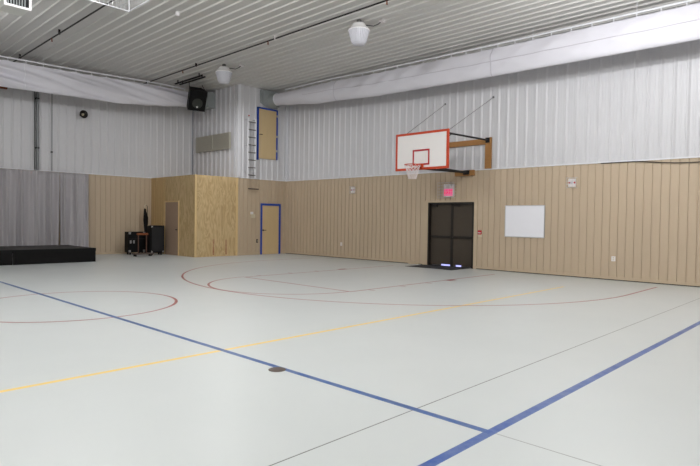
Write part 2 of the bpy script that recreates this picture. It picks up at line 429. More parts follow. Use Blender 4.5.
def npt(k, l):
    f = l / LV; r = RR * (1 - .52 * f ** .75); a = 2 * pi * k / (2 * NS)
    return rc + Vector((cos(a) * r, sin(a) * r, -.015 - .385 * f))
for k in range(0, 2 * NS, 2):
    net.tube([npt(k + (l % 2), l) for l in range(LV + 1)], .0065, 5); net.tube([npt(k - (l % 2), l) for l in range(LV + 1)], .0065, 5)
net.build('net', 'net', t)
pk = MB().box((XR - .06, 8.64, 3.85), (XR, 10.75, 4.02), bev=.004).build('plank', 'wood', t)
MB().box((XR - .055, 8.63, 3.1), (XR, 8.84, 4.05), bev=.004).build('plank', 'wood', t)
MB().box((XR - .075, 9.2, 2.915), (XR, 9.9, 3.09), bev=.004).build('plank', 'wood', t)
for yb, yw in ((8.84, 8.74), (10.5, 10.6)):
    MB().tube([(BX + .045, yb, 3.95), (XR - .05, yw, 3.965)], .028, 10).box((XR - .1, yw - .06, 3.89), (XR - .055, yw + .06, 4.04)).build('strut', 'dark_grey', t)
    MB().tube([(BX + .05, yb, 3.83), (BX + .3, yb - .01, 3.95)], .014, 6).build('brace', 'dark_grey', t)
for yb, yw, zb in ((9.16, 9.42, 2.985), (10.2, 9.5, 3.06)):
    MB().tube([(BX + .045, yb, zb), (XR - .07, yw, 3.015)], .028, 10).box((XR - .12, yw - .06, 2.95), (XR - .07, yw + .06, 3.08)).build('strut', 'dark_grey', t)
fr = MB()
for y in (8.95, 10.4): fr.box((BX + .04, y - .025, BZ0 + .04), (BX + .085, y + .025, BZ1 - .04))
for z in (3.05, 3.95): fr.box((BX + .045, 8.85, z - .025), (BX + .08, 10.5, z + .025))
fr.build('back_frame', 'dark_grey', t)
for (yw, zw, yb) in ((10.37, 5.29, 10.3), (8.63, 5.27, 8.76)):
    MB().tube([(XR + .03, yw, zw), (BX + .05, yb, 4.03)], .009, 6).lathe((XR + .03, yw, zw), [(.03, 0), (.03, -.02), (0, -.022)], 10, 'X').build('stay_cable', 'cable', t)

# ------------------------------------------------------------------ right wall fittings
t = thing('whiteboard', 'plain whiteboard with thin metal frame on beige wall right of the double doors', 'whiteboard', (XR, 7.52, 1.05))
MB().box((XR - .018, 6.93, 1.06), (XR, 8.12, 1.955)).build('writing_surface', 'whiteboard', t)
MB().box((XR - .026, 6.91, 1.035), (XR, 6.93, 1.975)).box((XR - .026, 8.12, 1.035), (XR, 8.14, 1.975)).box((XR - .026, 6.93, 1.035), (XR, 8.12, 1.06)).box((XR - .026, 6.93, 1.955), (XR, 8.12, 1.975)).build('frame', 'alum', t)

t = thing('exit_sign', 'lit pink EXIT sign with two lamp heads in a wire guard above the double doors', 'exit sign', (XR, 10.13, 2.27))
hs = MB().box((XR - .07, 9.94, 2.27), (XR, 10.32, 2.68), bev=.008).build('housing', 'plastic_white', t)
pn = MB().box((XR - .078, 9.97, 2.3), (XR - .068, 10.29, 2.52)).build('lit_panel', 'exit_pink', hs)
cu = bpy.data.curves.new('exit_letters', 'FONT'); cu.body = 'EXIT'; cu.size = .15; cu.align_x = 'CENTER'; cu.align_y = 'CENTER'; cu.extrude = .003
ob = bpy.data.objects.new('tmp', cu); COL.objects.link(ob)
dg = bpy.context.evaluated_depsgraph_get(); me = bpy.data.meshes.new_from_object(ob.evaluated_get(dg))
bpy.data.objects.remove(ob)
R = Matrix(((0, 0, -1), (-1, 0, 0), (0, 1, 0))).to_4x4()
me.transform(Matrix.Translation(Vector((XR - .08, 10.13, 2.41)) - Vector(t.location)) @ R)
me.materials.clear(); me.materials.append(M['exit_red'])
lo = bpy.data.objects.new('letters', me); COL.objects.link(lo); lo.parent = hs
for y in (10.03, 10.22):
    MB().lathe((XR - .06, y, 2.61), [(.03, 0), (.045, -.02), (.058, -.07), (.05, -.08), (0, -.082)], 16, 'X').build('lamp_head', 'plastic_white', hs)
g = MB()
for y in [9.88 + .62 * i / 6 for i in range(7)]: g.tube([(XR, y, 2.235), (XR - .14, y, 2.235), (XR - .14, y, 2.725), (XR, y, 2.725)], .004, 5)
for z in [2.235 + .49 * i / 5 for i in range(6)]: g.tube([(XR, 9.88, z), (XR - .14, 9.88, z), (XR - .14, 10.5, z), (XR, 10.5, z)], .004, 5)
g.build('wire_guard', 'alum', t)

t = thing('fire_alarm_pull', 'red fire alarm pull station right of the double doors', 'fire alarm', (XR, 8.97, 1.03))
MB().box((XR - .03, 8.9, 1.02), (XR, 9.05, 1.09), bev=.004).box((XR - .012, 8.9, 1.0), (XR + .004, 9.05, 1.21)).build('back_box', 'ivory', t)
b = MB().box((XR - .055, 8.915, 1.08), (XR - .01, 9.035, 1.21), bev=.006).build('body', 'red', t)
MB().box((XR - .068, 8.93, 1.12), (XR - .05, 9.02, 1.145), bev=.003).build('pull_handle', 'plastic_white', b)

def strobe(y, z, s, label, grp):
    t = thing('fire_alarm_strobe', label, 'fire alarm', (XR, y, z), grp)
    MB().box((XR - .05, y - .1 * s, z - .11 * s), (XR, y + .1 * s, z + .11 * s), bev=.008).build('housing', 'plastic_white', t)
    MB().box((XR - .075, y - .03 * s, z - .03 * s), (XR - .048, y + .03 * s, z + .03 * s), bev=.008).build('lens', 'lamp_glass', t)
    for dy in (-.075, .065): MB().lathe((XR - .05, y + dy * s, z), [(.026 * s, 0), (.022 * s, -.012), (0, -.014)], 14, 'X').build('red_marking', 'red', t)
    g = MB()
    for q in (-.13, -.045, .045, .13):
        g.tube([(XR, y + q * s, z - .15 * s), (XR - .1, y + q * s, z - .14 * s), (XR - .1, y + q * s, z + .14 * s), (XR, y + q * s, z + .15 * s)], .0035, 5)
        g.tube([(XR, y - .13 * s, z + q * s), (XR - .1, y - .13 * s, z + q * s), (XR - .1, y + .13 * s, z + q * s), (XR, y + .13 * s, z + q * s)], .0035, 5)
    g.build('wire_guard', 'alum', t)
strobe(6.15, 2.58, 1.0, 'white fire alarm strobe with wire guard high above and right of the whiteboard', None)
strobe(14.42, 2.6, .95, 'white fire alarm strobe on beige wall between the corner and the hoop', None)

def outlet(y, z, label):
    t = thing('wall_outlet', label, 'outlet', (XR, y, z - .06))
    MB().box((XR - .012, y - .05, z - .065), (XR, y + .05, z + .065), bev=.003).build('cover_plate', 'plastic_white', t)
    for dz in (-.026, .026): MB().box((XR - .017, y - .018, z + dz - .015), (XR - .011, y + .018, z + dz + .015), bev=.003).build('socket', 'ivory', t)
outlet(5.03, .56, 'white wall outlet on beige wall at the right, below the strobe')
outlet(15.02, .54, 'white wall outlet low on beige wall left of the double doors')
tag(MB().box((XR - .06, 11.3, 0), (XR - .018, 11.73, .075), bev=.006).build('baseboard_box', 'beige_trim', origin=(XR, 11.5, 0)), 'low beige box on the floor against the wall left of the exit doors', 'box')

mt = thing('entry_mat', 'charcoal entry mat on the floor before the double doors', 'mat', (14.67, 10.2, 0))
MB().box((14.22, 9.38, .001), (15.14, 11.05, .012), bev=.003).build('pile', 'rubber', mt)
bd = MB()
for a, b in (((14.17, 9.33), (15.19, 9.38)), ((14.17, 11.05), (15.19, 11.1)), ((14.17, 9.38), (14.22, 11.05)), ((15.14, 9.38), (15.19, 11.05))): bd.box((a[0], a[1], .001), (b[0], b[1], .008))
bd.build('edging', 'black', mt)

pts = [(XR - .027, 5.4 - i * .1, 3.062 - .10 * max(0, sin(pi * min(1, max(0, (i - 8) / 26)))) ** 1.3) for i in range(60)]
tag(MB().tube(pts, .011, 6).build('loose_cable', 'dark_grey', origin=(XR, 3.0, 3.0)), 'thin dark cable drooping along the top of the beige wainscot at right', 'cable')

tag(MB().lathe((3.415, 4.235, 0), [(.085, 0), (.085, .004), (.078, .007), (.02, .008), (0, .008)], 28).build('floor_cover', 'cover', origin=(3.415, 4.235, 0)), 'round brownish metal cover plate set on the blue line of the floor', 'floor cover')

# ------------------------------------------------------------------ alcove wall fittings
t = thing('ladder', 'white metal wall ladder left of the upper hatch door', 'ladder', (13.3, YP, 3.06))
for x in (13.09, 13.45):
    MB().box((x - .035, YP - .19, 3.06), (x + .035, YP - .15, 5.45), bev=.004).build('rail', 'white_trim', t)
z = 3.2
while z < 5.4:
    MB().tube([(13.09, YP - .175, z), (13.45, YP - .175, z)], .022, 8).build('rung', 'rung', t); z += .3
for z in (3.3, 4.4, 5.4):
    for x in (13.08, 13.44): MB().box((x, YP - .17, z), (x + .02, YP + .03, z + .04)).build('wall_bracket', 'alum', t)
t = thing('wall_rail', 'short dark horizontal bar on beige wall under the ladder', 'rail', (13.45, YP, 2.66))
MB().tube([(13.2, YP - .06, 2.665), (13.7, YP - .06, 2.665)], .022, 8).build('bar', 'cover', t)
for x in (13.26, 13.64): MB().box((x - .015, YP - .06, 2.65), (x + .015, YP, 2.68)).build('bracket', 'steel_dark', t)
t = thing('thermostat', 'small ivory thermostat with clear cover on beige wall left of blue door', 'thermostat', (13.43, YP, 1.66))
MB().box((13.38, YP - .06, 1.5), (13.56, YP + .004, 1.65), bev=.008).build('body', 'ivory', t)
MB().box((13.35, YP - .05, 1.64), (13.47, YP, 1.74), bev=.008).build('sensor', 'plastic_white', t)
t = thing('wall_switch', 'small dark switch plate low on beige wall beside blue door', 'switch', (13.69, YP, .5))
MB().box((13.65, YP - .012, .49), (13.74, YP, .63), bev=.003).build('cover_plate', 'brown_dark', t)
MB().box((13.68, YP - .022, .54), (13.71, YP - .01, .58)).build('toggle', 'ivory', t)
t = thing('indicator_lamp', 'tiny red indicator lamp above the ladder on white metal wall', 'lamp', (13.216, YP, 5.58))
MB().lathe((13.216, YP + .03, 5.58), [(.03, 0), (.03, -.05), (0, -.05)], 12, 'Y').build('base', 'plastic_white', t)
MB().lathe((13.216, YP - .02, 5.58), [(.03, 0), (.024, -.03), (0, -.045)], 12, 'Y').build('lens', 'red', t)

# vent on the loft's side
t = thing('vent_grille', 'wide grey two-panel vent grille on ribbed white wall above the plywood box', 'vent', (XU, 20.15, 4.28))
vx = XU - .045
MB().box((vx - .04, 18.86, 4.26), (vx + .03, 21.4, 4.3)).box((vx - .04, 18.86, 4.87), (vx + .03, 21.4, 4.91)).box((vx - .04, 18.86, 4.3), (vx + .03, 18.9, 4.87)).box((vx - .04, 21.36, 4.3), (vx + .03, 21.4, 4.87)).box((vx - .04, 20.1, 4.3), (vx + .03, 20.16, 4.87)).build('frame', 'vent', t)
for a, b in ((18.9, 20.1), (20.16, 21.36)):
    lv = MB().box((vx - .02, a, 4.3), (vx + .02, b, 4.87))
    for i in range(14):
        zz = 4.31 + i * .04; lv.prism([(vx - .034, a, zz), (vx - .03, a, zz), (vx - .02, a, zz + .012), (vx - .024, a, zz + .012)], (0, b - a, 0))
    lv.build('louvre_panel', 'vent', t)

# ------------------------------------------------------------------ left wall fittings
for x, r, lab in ((6.56, .04, 'grey vertical pipe on white wall above the curtain, thicker of two'), (7.04, .014, 'thin grey vertical conduit on white wall above the curtain right of the thicker pipe')):
    t = thing('wall_pipe', lab, 'pipe', (x, YL, ZW))
    MB().tube([(x, YL - .05, ZW + .02), (x, YL - .05, ZC - .02)], r, 10).build('tube', 'conduit', t)
    for z in ((3.85, 5.6) if r > .03 else (3.75,)): MB().box((x - r - .015, YL - .05 - r * 1.1, z), (x + r + .015, YL + .03, z + .05)).build('clamp', 'dark_grey', t)
    if r > .03: MB().tube([(x - .075, YL - .02, ZW + .02), (x - .075, YL - .02, ZC - .02)], .014, 6).build('side_tube', 'dark_grey', t)
t = thing('horn_speaker', 'small round dark horn speaker on white wall under the white duct', 'speaker', (8.08, YL, 5.27))
MB().lathe((8.08, YL + .03, 5.27), [(.06, 0), (.06, -.1), (.1, -.18), (.145, -.25), (.15, -.26), (.13, -.26), (.07, -.18), (.035, -.12), (.0, -.11)], 24, 'Y').build('horn', 'steel_dark', t)
MB().lathe((8.08, YL - .11, 5.27), [(.045, .02), (.045, -.05), (.025, -.075), (0, -.08)], 16, 'Y').build('centre_cap', 'ivory', t)
tag(MB().box((5.35, YL - .09, 5.78), (5.62, YL + .03, 5.85), bev=.006).build('wood_block', 'rust', origin=(5.5, YL, 5.7)), 'short orange-brown block on the left wall just under the white duct', 'block')

# curtains
def drape(x0, x1, label, n, seed):
    rnd = random.Random(seed)
    t = thing('stage_curtain', label, 'curtain', ((x0 + x1) / 2, 21.35, 0), 'grey curtains behind the stage')
    N = n * 12; rows = 14; vs = []; fs = []
    ph = [rnd.uniform(-.5, .5) for _ in range(n + 2)]; am = [rnd.uniform(.03, .085) for _ in range(n + 2)]
    for j in range(rows + 1):
        f = j / rows; z = .02 + (3.03 - .02) * f
        for i in range(N + 1):
            u = i / N * n; k = int(u)
            a = am[k] + (am[k + 1] - am[k]) * (u - k); p = ph[k] + (ph[k + 1] - ph[k]) * (u - k)
            d = a * (1.05 - .3 * f) * sin(2 * pi * u + p + .6 * sin(f * 2.2 + k * 1.3) * (1 - f)) + .012 * sin(4.7 * u + 3 * f)
            x = x0 + (x1 - x0) * i / N + .02 * sin(2 * pi * u * .5 + f * 2)
            if i == 0: x = x0 + (.045 * (1 - f) if seed == 2 else 0)
            if i == N: x = x1 - (.045 * (1 - f) if seed == 1 else 0)
            vs.append((x, 21.35 + d, z))
    for j in range(rows):
        for i in range(N):
            a = j * (N + 1) + i; fs.append((a, a + 1, a + N + 2, a + N + 1))
    mb = MB(); mb.add(vs, fs, True); o = mb.build('cloth', 'curtain', t)
    s = o.modifiers.new('thickness', 'SOLIDIFY'); s.thickness = .006
    MB().tube([(x0, 21.45, 2.97), (x1, 21.45, 2.97)], .02, 8).build('top_rod', 'alum', t)
    for x in (x0 + .2, x1 - .2): MB().tube([(x, 21.47, .005), (x, 21.47, 2.98)], .02, 8).lathe((x, 21.5, .0), [(.18, .002), (.18, .012), (.0, .014)], 16).build('upright', 'alum', t)
drape(1.2, 7.15, 'wide grey pleated curtain left of the narrow gap, behind the black stage', 26, 1)
drape(7.19, 8.19, 'narrow grey curtain panel right of the gap, next to bare beige wall', 5, 2)

# stage platforms
def stage(x0, x1, label):
    t = thing('stage_platform', label, 'stage', ((x0 + x1) / 2, 19.7, 0), 'black stage platforms')
    y0, y1, h = 18.42, 20.86, .445
    MB().box((x0, y0, h - .05), (x1, y1, h), bev=.006).build('deck', 'deck', t)
    MB().box((x0, y0 - .012, h - .09), (x1, y0 + .02, h + .002)).build('edge_trim', 'black', t)
    sk = MB().box((x0 + .005, y0 + .005, .004), (x1 - .005, y0 + .025, h - .06)).box((x1 - .03, y0 + .025, .004), (x1 - .005, y1 - .01, h - .06))
    sk.build('skirt', 'black_cloth', t)
    for x in (x0 + .1, x1 - .1):
        for y in (y0 + .1, y1 - .1): MB().box((x - .025, y - .025, 0), (x + .025, y + .025, h - .05)).build('leg', 'steel_dark', t)
stage(4.905, 7.29, 'black stage platform nearest the bare wall, right end of the stage')
stage(2.57, 4.897, 'black stage platform cut by the left frame edge, beside its twin')

# ------------------------------------------------------------------ cases by the plywood door
def corners(mb, a, b, s=.045):
    for x in (a[0], b[0]):
        for y in (a[1], b[1]):
            for z in (a[2], b[2]): mb.box((x - s * .5 if x == a[0] else x - s * .5, y - s * .5, z - s * .5), (x + s * .5, y + s * .5, z + s * .5), bev=.012)
    return mb
t = thing('road_case', 'low wide black road case with metal corners and two pale latches by the beige wall', 'case', (9.82, 21.15, 0))
a, b = (9.52, 20.95, .09), (10.2, 21.3, .89)
MB().box(a, b, bev=.01).build('body', 'black', t)
MB().box((a[0] + .01, a[1] - .012, .6), (b[0] - .01, a[1] + .01, .625)).build('lid_seam', 'dark_grey', t)
for x in (9.6, 9.73): MB().box((x - .03, a[1] - .015, .44), (x + .035, a[1] + .005, .56), bev=.004).build('latch', 'chrome', t)
for x in (a[0] + .05, b[0] - .05):
    for z in (a[2] + .05, b[2] - .05): MB().box((x - .045, a[1] - .01, z - .045), (x + .045, a[1] + .03, z + .045), bev=.01).build('corner_cap', 'chrome', t)
for x in (a[0] + .1, b[0] - .1):
    for y in (a[1] + .07, b[1] - .07): MB().lathe((x - .02, y, .045), [(.0, 0), (.044, 0), (.044, .035), (0, .035)], 16, 'X').box((x - .02, y - .02, .045), (x + .02, y + .02, .095)).build('caster', 'dark_grey', t)

t = thing('equipment_rack', 'tall black equipment rack case standing beside the plywood wall', 'case', (10.5, 20.4, 0))
a, b = (10.1, 20.3, .09), (10.66, 20.62, 1.15)
MB().box(a, b, bev=.01).build('body', 'black', t)
MB().box((a[0] + .04, a[1] - .012, a[2] + .06), (b[0] - .04, a[1] + .01, b[2] - .06), bev=.004).build('front_panel', 'dark_grey', t)
for x in (a[0] + .05, b[0] - .05):
    for z in (a[2] + .05, b[2] - .05): MB().box((x - .035, a[1] - .01, z - .035), (x + .035, a[1] + .03, z + .035), bev=.008).build('corner_cap', 'dark_grey' if z > .5 and x > 10.4 else 'chrome', t)
for x in (a[0] + .1, b[0] - .1):
    for y in (a[1] + .07, b[1] - .07): MB().lathe((x - .02, y, .045), [(.0, 0), (.044, 0), (.044, .035), (0, .035)], 16, 'X').box((x - .02, y - .02, .045), (x + .02, y + .02, .095)).build('caster', 'dark_grey', t)

t = thing('platform_cart', 'low grey platform cart with brown uprights and orange top rail before the cases', 'cart', (9.6, 20.1, 0))
MB().box((9.25, 19.85, .07), (10.0, 20.1, .12), bev=.008).build('deck', 'cover', t)
MB().tube([(9.48, 20.04, .12), (9.48, 20.04, .82)], .02, 8).build('upright', 'brown_pole', t)
MB().tube([(9.8, 20.04, .12), (9.8, 20.04, .82)], .02, 8).build('upright', 'brown_pole', t)
MB().box((9.42, 20.0, .79), (9.86, 20.08, .87), bev=.02).build('top_rail', 'rust', t)
for x in (9.33, 9.92):
    for y in (19.91, 20.05): MB().lathe((x - .018, y, .035), [(0, 0), (.034, 0), (.034, .036), (0, .036)], 16, 'X').box((x - .02, y - .02, .035), (x + .02, y + .02, .072)).build('wheel', 'black', t)

t = thing('folded_stand', 'slim black folded stand with pale tip rising above the cases', 'stand', (10.13, 21.45, 0))
x, y = 10.44, 21.45
st = MB()
st.tube([(x + .02, y, .02), (x + .02, y, .9), (x - .01, y, 1.35), (x - .02, y, 1.8)], [.05, .06, .075, .04], 10).tube([(x, y, .9), (x + .07, y, 1.2), (x + .08, y, 1.45), (x - .01, y, 1.78)], [.03, .04, .035, .02], 8)
st.build('folded_body', 'black_cloth', t)
MB().tube([(x - .02, y, 1.78), (x - .035, y, 1.93), (x + .04, y, 1.96), (x + .075, y, 1.9), (x + .08, y, 1.5)], .012, 6).build('wire_tip', 'dark_grey', t)
MB().tube([(x - .03, y, 1.83), (x - .036, y, 1.94), (x + .03, y, 1.965)], .018, 6).build('tip_cap', 'ivory', t)
for an in (.5, 2.6, 4.7): MB().tube([(x + .02, y, .2), (x + .02 + .13 * cos(an), y + .13 * sin(an), .012)], .012, 6).build('foot', 'black', t)

# ------------------------------------------------------------------ ceiling things
def lamp(x, y, label):
    t = thing('gym_lamp', label, 'lamp', (x, y, ZC), 'white high-bay lamps under the ceiling')
    MB().lathe((x, y, 0), [(.11, 6.660), (.15, 6.655), (.165, 6.625), (.265, 6.495), (.285, 6.490), (.285, 6.465), (.0, 6.465)], 32).build('housing', 'lamp_cap', t)
    MB().lathe((x, y, 0), [(.27, 6.464), (.262, 6.435), (.235, 6.335), (.2, 6.205), (.175, 6.135)], 64, ribs=.04).build('refractor', 'lamp_glass', t)
    MB().lathe((x, y, 0), [(.17, 6.134), (.15, 6.105), (.07, 6.090), (0, 6.088)], 32).build('bottom_lens', 'lamp_glass', t)
    MB().box((x - .05, y - .05, 6.695), (x + .05, y + .05, ZC), bev=.01).build('hook', 'rung', t)
    MB().tube([(x + .16, y - .1, 6.635), (x + .28, y - .26, 6.605), (x + .36, y - .36, 6.655), (x + .42, y - .42, 6.735)], .012, 6).build('cord', 'dark_grey', t)
    MB().box((x + .36, y - .5, 6.705), (x + .5, y - .36, ZC), bev=.008).build('junction_box', 'plastic_white', t)
    return t
lamp(10.77, 10.1, 'white ribbed high-bay ceiling lamp, the nearer and larger of two')
lamp(10.8, 16.46, 'white ribbed high-bay ceiling lamp, farther one, near the loudspeaker')

for x, lab in ((10.04, 'dark pipe running along the ceiling between the two lamps and the corner'), (5.69, 'dark pipe along the ceiling at upper left by the hanging heater')):
    t = thing('ceiling_pipe', lab, 'pipe', (x, 8.0, 6.66))
    MB().tube([(x, Y0 + .01, 6.645), (x, 21.4, 6.645)], .02, 8).build('tube', 'steel_dark', t)
    for y in ((17.875, 13.04, 8.53) if x > 8 else (17.6, 13.0)):
        MB().lathe((x, y, 0), [(.016, 6.63), (.016, 6.57), (.028, 6.56), (.028, 6.55), (0, 6.548)], 12).build('drop_fitting', 'rust', t)
    for y in (12.7, 17.0, 20.6): MB().box((x - .025, y - .02, 6.62), (x + .025, y + .02, ZC)).build('hanger', 'plastic_white' if y < 13 and x > 8 else 'steel_dark', t)
for x, y0, y1, lab in ((10.86, 17.97, 19.9, 'black bar on ceiling before the loudspeaker, left of a pair'), (11.03, 18.05, 19.85, 'black bar on ceiling before the loudspeaker, right of a pair')):
    t = thing('ceiling_bar', lab, 'bar', (x, (y0 + y1) / 2, 6.66), 'pair of black ceiling bars')
    MB().box((x - .03, y0, 6.62), (x + .03, y1, 6.66), bev=.004).build('channel', 'black', t)
    for y in (y0 + .2, y1 - .2): MB().box((x - .015, y - .015, 6.65), (x + .015, y + .015, ZC)).build('hanger', 'black', t)
tag(MB().lathe((7.27, 13.22, 0), [(.055, ZC), (.055, 6.68), (.035, 6.66), (0, 6.658)], 18).build('ceiling_sensor', 'plastic_white', origin=(7.27, 13.22, 6.7)), 'small round white sensor on the ceiling at upper left', 'sensor')

# unit heater
t = thing('unit_heater', 'white framed unit heater with dark louvres hanging at the top left corner', 'heater', (3.5, 13.1, 5.8))
hx0, hx1, hy0, hy1, hz0, hz1 = 3.33, 3.85, 13.12, 13.72, 5.8, 6.45
MB().box((hx0 + .02, hy0 + .03, hz0 + .02), (hx1 - .02, hy1, hz1 - .02), bev=.01).build('cabinet', 'heater', t)
fr = MB().box((hx0, hy0, hz0), (hx1, hy0 + .04, hz0 + .05), bev=.012).box((hx0, hy0, hz1 - .05), (hx1, hy0 + .04, hz1), bev=.012).box((hx0, hy0, hz0 + .03), (hx0 + .05, hy0 + .04, hz1 - .03), bev=.012).box((hx1 - .05, hy0, hz0 + .03), (hx1, hy0 + .04, hz1 - .03), bev=.012)
fr.build('front_frame', 'plastic_white', t)
MB().box((hx0 + .05, hy0 + .025, hz0 + .05), (hx1 - .05, hy0 + .035, hz1 - .05)).build('grille_back', 'black', t)
for i in range(7):
    xx = hx0 + .08 + i * .052
    MB().box((xx - .005, hy0 + .006, hz0 + .05), (xx + .005, hy0 + .03, hz1 - .05), rot=Matrix.Rotation(.5, 3, 'Z')).build('louvre', 'duct_grey', t)
for x in (hx0 + .08, hx1 - .08):
    for y in (hy0 + .12, hy1 - .08): MB().tube([(x, y, hz1 - .03), (x, y, ZC)], .008, 6).build('hanger_rod', 'conduit', t)

# wire guard cage
t = thing('wire_cage', 'white wire cage hanging under the ceiling at the top edge, right of the heater', 'cage', (4.7, 11.0, 5.8))
cx0, cx1, cy0, cy1, cz0, cz1 = 4.2, 5.245, 10.3, 11.57, 5.8, 6.55
fr = MB()
for x in (cx0, cx1):
    for y in (cy0, cy1): fr.box((x - .01, y - .01, cz0), (x + .01, y + .01, cz1))
for z in (cz0, cz1):
    for y in (cy0, cy1): fr.box((cx0, y - .01, z - .01), (cx1, y + .01, z + .01))
    for x in (cx0, cx1): fr.box((x - .01, cy0, z - .01), (x + .01, cy1, z + .01))
fr.build('frame', 'alum', t)
ms = MB(); n = 12
for i in range(1, n):
    x = cx0 + (cx1 - cx0) * i / n; y = cy0 + (cy1 - cy0) * i / n; z = cz0 + (cz1 - cz0) * i / n
    ms.tube([(x, cy0, cz1), (x, cy0, cz0), (x, cy1, cz0), (x, cy1, cz1)], .002, 4)
    ms.tube([(cx0, y, cz1), (cx0, y, cz0), (cx1, y, cz0), (cx1, y, cz1)], .002, 4)
    ms.tube([(cx0, cy0, z), (cx1, cy0, z), (cx1, cy1, z), (cx0, cy1, z)], .002, 4, True)
ms.build('mesh', 'alum', t)
for x in (cx0, cx1):
    for y in (cy0, cy1): MB().tube([(x, y, cz1), (x, y, ZC)], .008, 6).build('hanger_rod', 'conduit', t)

# fabric ducts: round where they leave the grey box, then sagging flat
def fabric_duct(label, path, axis, ring_c, seed, fixed, slack=False):
    """path: list of (s, ztop, zbot, halfwidth) along the axis coordinate s"""
    t = thing('fabric_duct', label, 'duct', ring_c)
    rnd = random.Random(seed); n = 48
    s0, s1 = path[0][0], path[-1][0]; N = 240
    def at(s):
        for (a, *pa), (b, *pb) in zip(path, path[1:]):
            if (a <= s <= b) or (b <= s <= a):
                f = (s - a) / (b - a); f = f * f * (3 - 2 * f) if abs(b - a) < 3.2 else f
                return [p + (q - p) * f for p, q in zip(pa, pb)]
        return path[-1][1:]
    if slack: waves = [(rnd.uniform(1.2, 3.4), rnd.uniform(4.5, 8), rnd.uniform(0, 6.28), rnd.uniform(.02, .045)) for _ in range(9)]
    else: waves = [(rnd.uniform(2.5, 8), rnd.choice((-1, 1)) * rnd.uniform(2, 6), rnd.uniform(0, 6.28), rnd.uniform(.004, .009)) for _ in range(12)]
    vs = []
    for i in range(N + 1):
        s = s0 + (s1 - s0) * i / N; zt, zb, hw = at(s); zc = (zt + zb) / 2; hh = (zt - zb) / 2
        soft = min(1, i / 14)
        for k in range(n):
            a = 2 * pi * k / n; cz, cxv = cos(a), sin(a)
            pinch = 1 - soft * .55 * max(0, cz) ** 2        # narrow where it hangs from the rail
            w = hw * cxv * pinch; z = zc + hh * cz
            d = sum(am * (1 - 2 * abs(sin((fr_ * s + q * z * 2.2 + ph) * .5 + (1.3 if cxv > 0 else 0)))) for fr_, q, ph, am in waves) * soft * (1 - .6 * max(0, -cz) ** 3)
            sag = -.018 * soft * abs(sin(pi * (s - s0) / .52)) * max(0, cz) ** 6
            off = w + (d if cxv > 0 else -d) * abs(cxv) * 1.0
            vs.append((fixed + off, s, z + sag) if axis == 'Y' else (s, fixed + off, z + sag))
    fs = [(i * n + k, i * n + (k + 1) % n, (i + 1) * n + (k + 1) % n, (i + 1) * n + k) for i in range(N) for k in range(n)]
    mb = MB(); mb.add(vs, fs, True); mb.add(vs[:n], [tuple(range(n))]); mb.add(vs[-n:], [tuple(range(n))])
    body = mb.build('fabric', 'fabric', t)
    # rail and clips
    def P(s, dz=0, dx=0):
        zt = at(s)[0]; p = (fixed + dx, s, zt + dz) if axis == 'Y' else (s, fixed + dx, zt + dz); return Vector(p)
    sr = s0 + (.5 if s1 > s0 else -.5)
    L = 40
    MB().tube([P(sr + (s1 - sr) * i / L, .09) for i in range(L + 1)], .026, 6).build('hanging_rail', 'white_trim', t)
    cl = 0; s = sr; st = .52 if s1 > s0 else -.52
    while (s < s1) == (s1 > s0) and cl < 46:
        p = P(s, -.02); q = P(s, .08); MB().tube([p, q], .013, 6).build('clip', 'white_trim', t); cl += 1; s += st
    s = sr; st = 2.6 if s1 > s0 else -2.6
    while (s < s1) == (s1 > s0):
        p = P(s, .07); MB().tube([p, Vector((p.x, p.y, ZC))], .006, 6).build('hanger_rod', 'white_trim', t); s += st
    return t, body, at, vs, n, N
PR = [(17.83, 6.54, 6.09, .22), (16.9, 6.545, 5.98, .27), (15.2, 6.55, 5.82, .24), (12.0, 6.47, 5.68, .17), (8.5, 6.42, 5.62, .14), (6.7, 6.41, 5.61, .13), (3.0, 6.395, 5.58, .13), (-5.7, 6.39, 5.57, .13)]
t, body, at, DV, DN, DL = fabric_duct('long white fabric duct hanging under the ceiling along the right wall', PR, 'Y', (14.25, 10, 6.0), 3, 14.25)
def band(t, V, y, w, name, m, ax=1):
    i = min(range(DL + 1), key=lambda q: abs(V[q * DN][ax] - y)); ring = [Vector(p) for p in V[i * DN:(i + 1) * DN]]
    c = sum(ring, Vector()) / DN
    return MB().tube([p + (p - c).normalized() * .008 for p in ring], w, 6, True).build(name, m, t)
for y in (14.4, 8.1, 1.8): band(t, DV, y, .014, 'joint_band', 'seam')
band(t, DV, 17.83, .02, 'collar', 'white_trim')
K = 3 * DN // 4
MB().tube([Vector(DV[i * DN + K]) - Vector((.002, 0, 0)) for i in range(18, DL + 1)], .011, 6).build('seam', 'seam', t)
PL = [(12.0, 6.5, 6.02, .22), (11.5, 6.53, 5.91, .27), (10.4, 6.55, 5.78, .3), (9.8, 6.53, 5.70, .28), (8.6, 6.49, 5.61, .22), (7.5, 6.455, 5.6, .18), (6.0, 6.43, 5.565, .16), (5.0, 6.41, 5.55, .15), (-5.7, 6.4, 5.55, .15)]
t, body, at, DV2, DN, DL = fabric_duct('white fabric duct hanging along the left wall above the curtain', PL, 'X', (8.0, 20.3, 6.0), 5, 20.3, True)
for x in (2.6, 5.75): band(t, DV2, x, .012, 'joint_band', 'white_trim', 0)
